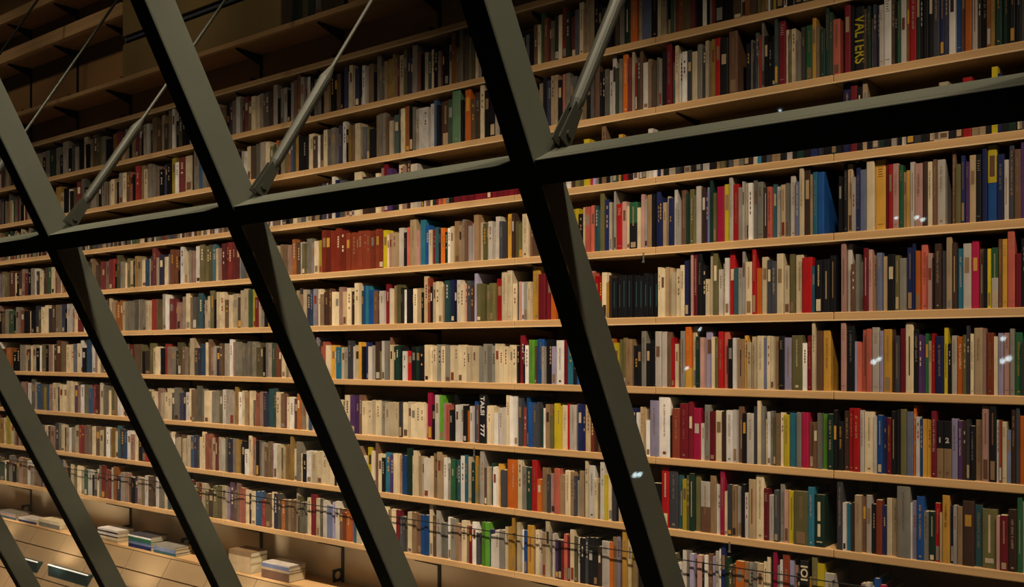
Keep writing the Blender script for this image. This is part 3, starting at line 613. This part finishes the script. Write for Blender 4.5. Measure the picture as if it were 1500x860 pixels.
for i in (SP_VAL, SP_TAL, SP_1, SP_2, SP_IOI, SP_YB): SEL.add(i)
while len(SEL) > 300:
    SEL.discard(min((i for i in SEL if not books[i]['must'] and i not in (SP_VAL, SP_TAL, SP_1, SP_2, SP_IOI, SP_YB)), key=lambda i: books[i]['area']))
def text(body, size, loc, m, parent, name, rot=True, sx=1.0):
    cu = bpy.data.curves.new(name, 'FONT'); cu.body = body; cu.size = size; cu.extrude = 0.0003; cu.offset = 0.0012
    cu.align_x = 'LEFT' if rot else 'CENTER'; cu.align_y = 'CENTER'; cu.materials.append(m); cu.space_character = 1.05
    tmp = bpy.data.objects.new(name, cu); C.objects.link(tmp)
    dg = bpy.context.evaluated_depsgraph_get(); dg.update()
    me_ = bpy.data.meshes.new_from_object(tmp.evaluated_get(dg)); bpy.data.objects.remove(tmp); bpy.data.curves.remove(cu)
    if not me_.materials: me_.materials.append(m)
    o = bpy.data.objects.new(name, me_); C.objects.link(o); o.parent = parent; o.location = loc
    o.rotation_euler = (PI / 2, PI / 2, 0) if rot else (PI / 2, 0, 0)
    o.scale = (sx, 1, 1) if rot else (1, 1, 1)
    return o
ROWNAME = {1: 'second shelf above the beam', 2: 'first shelf above the beam', 3: 'shelf hidden by the beam', 4: 'first shelf below the beam', 5: 'second shelf below the beam',
           6: 'third shelf below the beam', 7: 'fourth shelf below the beam', 8: 'fifth shelf below the beam', 9: 'lowest book shelf', -1: 'upper empty shelf'}
# split faces: cover with two colours
def cover_mesh(b, r, two=None):
    poly, t, e = spine_poly(b['w'], b['dep'], b['hard'])
    mb = MB()
    if two is None: mb.prism(poly, 0, b['h'], PM[b['c']])
    else:
        zc = b['h'] * two[1]
        mb.prism(poly, 0, zc, PM[two[0]]); mb.prism(poly, zc, b['h'], PM[b['c']])
    return mb, t, e
seen = {}
rows_sorted = {}
for i, b in enumerate(books): rows_sorted.setdefault(b['k'], []).append(i)
for k in rows_sorted: rows_sorted[k].sort(key=lambda i: books[i]['x'])
TWO = {SP_YB: ('A', 0.5), SP_GR: ('L', 0.5), SP_TG: ('K', 0.55), SP_OY: ('Z', 0.32), SP_LT: ('N', 0.5), SP_1: ('T', 0.52), SP_2: ('T', 0.52)}
labels = {}
for k, ids in rows_sorted.items():
    vis = [i for i in ids if books[i]['vis'] > 0.12 and books[i]['px'] < 1498]
    for pos, i in enumerate(ids):
        if i not in SEL: continue
        b = books[i]; r = random.Random(i * 13 + 5)
        b['hard'] = b['w'] > 0.02 and r.random() < 0.6
        b['style'] = r.choice([0, 0, 0, 0, 1, 2, 3, 4, 5])
        cn = PAL[b['c']][0]
        th = 'thick ' if b['w'] > 0.034 else ('thin ' if b['w'] < 0.014 else '')
        ht = 'tall ' if b['h'] > 0.29 else ('short ' if b['h'] < 0.205 else '')
        L = books[ids[pos - 1]] if pos else None; R = books[ids[pos + 1]] if pos + 1 < len(ids) else None
        ft = {0: ', lettering down the spine', 1: ', banded spine', 2: ', pasted title patch', 3: ', block at spine foot', 4: ', thin spine line', 5: ''}[b['style']]
        ln, rn = (PAL[L['c']][0] if L else 'gap'), (PAL[R['c']][0] if R else 'gap')
        b['lab'] = '%s%s%s book between %s and %s books, %s' % (ht, th, cn, ln, rn, ROWNAME[k])
        same = [j for j in vis if PAL[books[j]['c']][0] == cn]
        n = len(same) - same.index(i) if i in same else 0
        b['ord'] = n
        labels.setdefault(b['lab'], []).append(i)
def ordw(n):
    return ['', 'rightmost', 'second', 'third', 'fourth', 'fifth', 'sixth', 'seventh', 'eighth', 'ninth', 'tenth'][n] if n <= 10 else '%dth' % n
for lab, ids in labels.items():
    if len(ids) > 1:
        for i in ids:
            b = books[i]; cn = PAL[b['c']][0]; n = b['ord']
            b['lab'] = '%s book, %s %s one counted from the right end, %s' % (cn, ordw(n) if n != 1 else 'first', cn, ROWNAME[b['k']])
LAB = {SP_VAL: 'black book with the yellow name VALTERS down its spine, first shelf above the beam',
       SP_TAL: 'dark book with white lettering TALSI down its spine, fourth shelf below the beam',
       SP_1: 'black and tan volume numbered 1, fourth shelf below the beam', SP_2: 'black and tan volume numbered 2, fourth shelf below the beam',
       SP_IOI: 'black book with big pale yellow letters on its spine, lowest book shelf',
       SP_YB: 'book with yellow upper and blue lower spine, first shelf below the beam',
       SP_GR: 'book with green upper and pale lower spine, second shelf below the beam',
       SP_TG: 'book with bright green upper and black lower spine, first shelf below the beam',
       SP_OY: 'book with orange upper and yellow lower spine, third shelf below the beam',
       SP_LT: 'wide book with pale upper and brown speckled lower spine, fifth shelf below the beam',
       SP_BOX: 'white box file with a round finger hole in its side, lowest book shelf',
       SP_ZT: 'thick dark green book with big cream title blocks, fifth shelf below the beam',
       SP_VB: 'wide olive book with a cream band near its foot, fifth shelf below the beam',
       SP_O8: 'large orange book beside the widest post\'s left, fifth shelf below the beam'}
for i, b in enumerate(books):
    if i not in SEL: continue
    r = random.Random(i * 7 + 1)
    if i == SP_YB: b['c'] = 'Y'
    if i == SP_LT: b['c'] = 'L'
    if i == SP_1 or i == SP_2: b['h'] = P * 0.68; b['hard'] = True
    if i == SP_BOX:
        b['w'] = px_x(1222) - b['x']; b['h'] = P * 0.66; b['y'] = D + 0.004; b['dep'] = 0.25
    mb, t, e = cover_mesh(b, r, TWO.get(i))
    if i == SP_BOX:
        mb = MB(); w = b['w']; mb.box(0, w, 0, b['dep'], 0, b['h'], PM['L'])
    loc = Vector((b['x'], b['y'], b['z']))
    me = mb.build('box_file' if i == SP_BOX else 'book'); me.location = loc
    if b['hard'] and i != SP_BOX and b['w'] > 0.02:
        bv = me.modifiers.new('bevel', 'BEVEL'); bv.width = 0.0012; bv.segments = 1; bv.limit_method = 'ANGLE'; bv.angle_limit = 0.9
    tag(me, LAB.get(i, b['lab']), 'box file' if i == SP_BOX else 'book', group='books on the ' + ROWNAME[b['k']])
    if i == SP_BOX:
        m2 = MB(); zc = b['h'] * 0.62
        m2.tube((b['w'] - 0.001, b['dep'] * 0.72, zc), (b['w'] + 0.0004, b['dep'] * 0.72, zc), 0.011, 0.011, PM['K'], 16)
        m2.build('finger_hole').parent = me
        continue
    # pages
    ins = 0.0035 if b['hard'] else 0.0004
    mp = MB(); mp.box(t, b['w'] - t, e + 0.0022, b['dep'] - (0.003 if b['hard'] else 0.0006), ins, b['h'] - ins, MPAGE)
    o = mp.build('page_block'); o.parent = me
    tc = title_col(b['c'], r)
    mt = PM[tc]
    if i == SP_VAL:
        mm = mat('valters_yellow', (220, 200, 70), 0.5)
        text('VALTERS', 0.066, (b['w'] * 0.5, -0.0006, b['h'] * 0.85), PM['Y'], me, 'title_lettering', sx=0.80); continue
    if i == SP_TAL:
        text('TALSI', 0.040, (b['w'] * 0.5, -0.0006, b['h'] * 0.97), PM['W'], me, 'title_lettering', sx=1.08)
        text('777', 0.040, (b['w'] * 0.5, -0.0006, b['h'] * 0.40), PM['W'], me, 'number_lettering', sx=1.15); continue
    if i in (SP_1, SP_2):
        text('1' if i == SP_1 else '2', 0.03, (b['w'] * 0.5, -0.0006, b['h'] * 0.66), PM['L'], me, 'volume_number', rot=False)
        m2 = MB(); m2.box(b['w'] * 0.35, b['w'] * 0.65, -0.0005, 0.0003, b['h'] * 0.08, b['h'] * 0.12, PM['N']); m2.build('publisher_mark').parent = me; continue
    if i == SP_IOI:
        text('IOI', 0.045, (b['w'] * 0.5, -0.0006, b['h'] * 0.93), PM['C'], me, 'title_lettering', sx=1.2); continue
    if i == SP_ZT:
        m2 = MB(); w = b['w']
        m2.box(w * 0.32, w * 0.6, -0.0005, 0.0003, b['h'] * 0.5, b['h'] * 0.86, PM['C']); m2.box(w * 0.32, w * 0.6, -0.0005, 0.0003, b['h'] * 0.2, b['h'] * 0.44, PM['C'])
        m2.box(w * 0.22, w * 0.78, -0.0005, 0.0003, b['h'] * 0.09, b['h'] * 0.11, PM['C']); m2.build('title_lettering').parent = me; continue
    if i == SP_VB:
        m2 = MB(); w = b['w']; m2.box(w * 0.2, w * 0.8, -0.0005, 0.0003, b['h'] * 0.09, b['h'] * 0.17, PM['C']); m2.box(w * 0.42, w * 0.56, -0.0005, 0.0003, b['h'] * 0.26, b['h'] * 0.9, PM['C'])
        m2.build('title_lettering').parent = me; continue
    if b['must'] and b['k'] == 5: b['style'] = 4; mt = PM['X']
    if b['style'] != 5:
        m2 = MB(); title(m2, b, r, mt)
        nm = {0: 'title_lettering', 1: 'spine_bands', 2: 'title_patch', 3: 'title_lettering', 4: 'title_line'}[b['style']]
        m2.build(nm).parent = me
# all the others: one object (glass haze and dimness painted into far and upper bindings)
def haze_tint(rgb): 
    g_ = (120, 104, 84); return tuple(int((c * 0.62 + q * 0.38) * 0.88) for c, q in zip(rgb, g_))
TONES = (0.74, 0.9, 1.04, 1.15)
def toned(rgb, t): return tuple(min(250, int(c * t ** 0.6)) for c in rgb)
PMUTE = {(k, q): mat('hazed_%s_%d' % (v[0].replace(' ', '_'), q), toned(haze_tint(v[1]) if k not in 'WCK' else tuple(int(c * 0.93) for c in v[1]), TONES[q]), 0.55, noise=(0.2, (25, 25, 14)), spec=0.25) for k, v in PAL.items() for q in range(4)}
PTONE = {(k, q): mat('bound_%s_%d' % (v[0].replace(' ', '_'), q), toned(v[1], TONES[q]), 0.5, noise=(0.16, (14, 14, 9)), spec=0.3) for k, v in PAL.items() for q in range(4)}
mb = MB()
for i, b in enumerate(books):
    if i in SEL: continue
    if b['c'] == 'K' and b['vis'] < 0.02 and False: continue
    r = random.Random(i)
    x, y, z, w, h, d = b['x'], b['y'], b['z'], b['w'], b['h'], b['dep']
    t = min(0.0012, w * 0.2)
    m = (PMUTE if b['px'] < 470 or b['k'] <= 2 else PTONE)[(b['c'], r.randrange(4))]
    mb.box(x, x + w, y, y + 0.004, z, z + h, m)
    mb.box(x, x + t, y + 0.004, y + d, z, z + h, m); mb.box(x + w - t, x + w, y + 0.004, y + d, z, z + h, m)
    mb.box(x + t, x + w - t, y + 0.004, y + d - 0.002, z + 0.001, z + h - 0.002, MPAGE)
    s = r.random(); mt = PM[title_col(b['c'], r)]
    if b['px'] > 380 or w > 0.03:
        if s < 0.45:
            z1 = z + h * r.uniform(0.8, 0.92); z0_ = z + h * r.uniform(0.4, 0.6); n = 5
            st = (z1 - z0_) / n
            for q in range(n):
                if r.random() < 0.8: mb.box(x + w * 0.36, x + w * 0.64, y - 0.0004, y, z1 - st * (q + 0.7), z1 - st * q, mt)
        elif s < 0.6: mb.box(x + w * 0.2, x + w * 0.8, y - 0.0004, y, z + h * 0.6, z + h * 0.82, mt)
        elif s < 0.75: mb.box(x + w * 0.15, x + w * 0.85, y - 0.0004, y, z + h * 0.04, z + h * r.uniform(0.1, 0.3), mt)
    elif s < 0.4: mb.box(x + w * 0.36, x + w * 0.66, y - 0.0004, y, z + h * 0.5, z + h * 0.85, mt)
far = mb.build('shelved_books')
tag(far, 'rows of smaller, more distant books filling the shelves towards the far end', 'books', kind='stuff')
print('BOOKS', len(books), 'single', len(SEL), 'min area', min(books[i]['area'] for i in SEL))
# ---------------------------------------------------------------- lights, camera, world
def spot(x, y, z, tx, ty, tz, power, size, blend, col, rad=0.12):
    l = bpy.data.lights.new('ceiling_or_fill_spot', 'SPOT'); l.energy = power; l.spot_size = math.radians(size); l.spot_blend = blend; l.color = col; l.shadow_soft_size = rad
    o = bpy.data.objects.new('ceiling_or_fill_spot', l); C.objects.link(o); o.location = (x, y, z)
    o.rotation_euler = (Vector((tx, ty, tz)) - Vector((x, y, z))).to_track_quat('-Z', 'Y').to_euler()
    tag(o, 'warm spotlight behind the facade, one of the ceiling row and the added fills', 'spotlight', group='ceiling spotlights')
    return o
WARM = (1.0, 0.82, 0.61)
for n in range(9):
    x = -11.5 + 1.4 * n
    pw = [540, 640, 800, 920, 950, 870, 670, 440, 235][n]
    spot(x + 2.7, 1.95, CZ + 4.1, x, D, CZ - 2.6, pw * 1.22, 55, 1.0, WARM)
# uplights at the foot of the cladding, inside the glass
def uplight(x, power):
    l = bpy.data.lights.new('uplight', 'SPOT'); l.energy = power; l.spot_size = math.radians(112); l.spot_blend = 1.0; l.color = (1.0, 0.86, 0.68); l.shadow_soft_size = 0.1
    z = 0.45
    o = bpy.data.objects.new('uplight', l); C.objects.link(o); o.location = (x, 3.96, z)
    o.rotation_euler = (Vector((x - 0.3, YB, 1.0)) - Vector((x, 3.96, z))).to_track_quat('-Z', 'Y').to_euler()
    tag(o, 'warm uplight at the foot of the sloping cladding', 'uplight', group='uplights along the facade foot')
for n in range(9):
    uplight(-10.9 + 1.3 * n, [19, 19, 19, 18, 16, 12, 7, 4, 2][n])
spot(0.9, 2.95, CZ + 0.2, -2.0, 3.3, CZ - 0.3, 6, 70, 1.0, WARM)  # unseen fill lamp added at the right to brighten the widest post's side
for n in range(4):  # extra unseen spots added to brighten the upper left shelves
    x = -10.6 + 1.6 * n
    spot(x + 1.2, 2.2, CZ + 4.1, x, D, CZ + 2.5, [36, 38, 40, 34][n], 60, 1.0, WARM)
w = bpy.data.worlds.new('night'); bpy.context.scene.world = w; w.use_nodes = True
w.node_tree.nodes['Background'].inputs[0].default_value = (0.35, 0.5, 0.55, 1); w.node_tree.nodes['Background'].inputs[1].default_value = 0.006
cam = bpy.data.cameras.new('camera'); co = bpy.data.objects.new('camera', cam); C.objects.link(co)
cam.lens = 36 * F / 1500.0; cam.sensor_width = 36; cam.sensor_fit = 'HORIZONTAL'
co.location = (0, 0, CZ); co.rotation_euler = (PI / 2, 0, PI / 2 - ANG)
cam.shift_x = 0; cam.shift_y = (HY - 430) / 1500.0
cam.clip_start = 0.05; cam.clip_end = 100
sc = bpy.context.scene; sc.camera = co
sc.view_settings.view_transform = 'Standard'; sc.view_settings.look = 'None'; sc.view_settings.gamma = 1; sc.view_settings.exposure = 0
sc.view_settings.use_curve_mapping = False
sc.cycles.use_denoising = True
sc.cycles.max_bounces = 6; sc.cycles.diffuse_bounces = 1; sc.cycles.transparent_max_bounces = 12
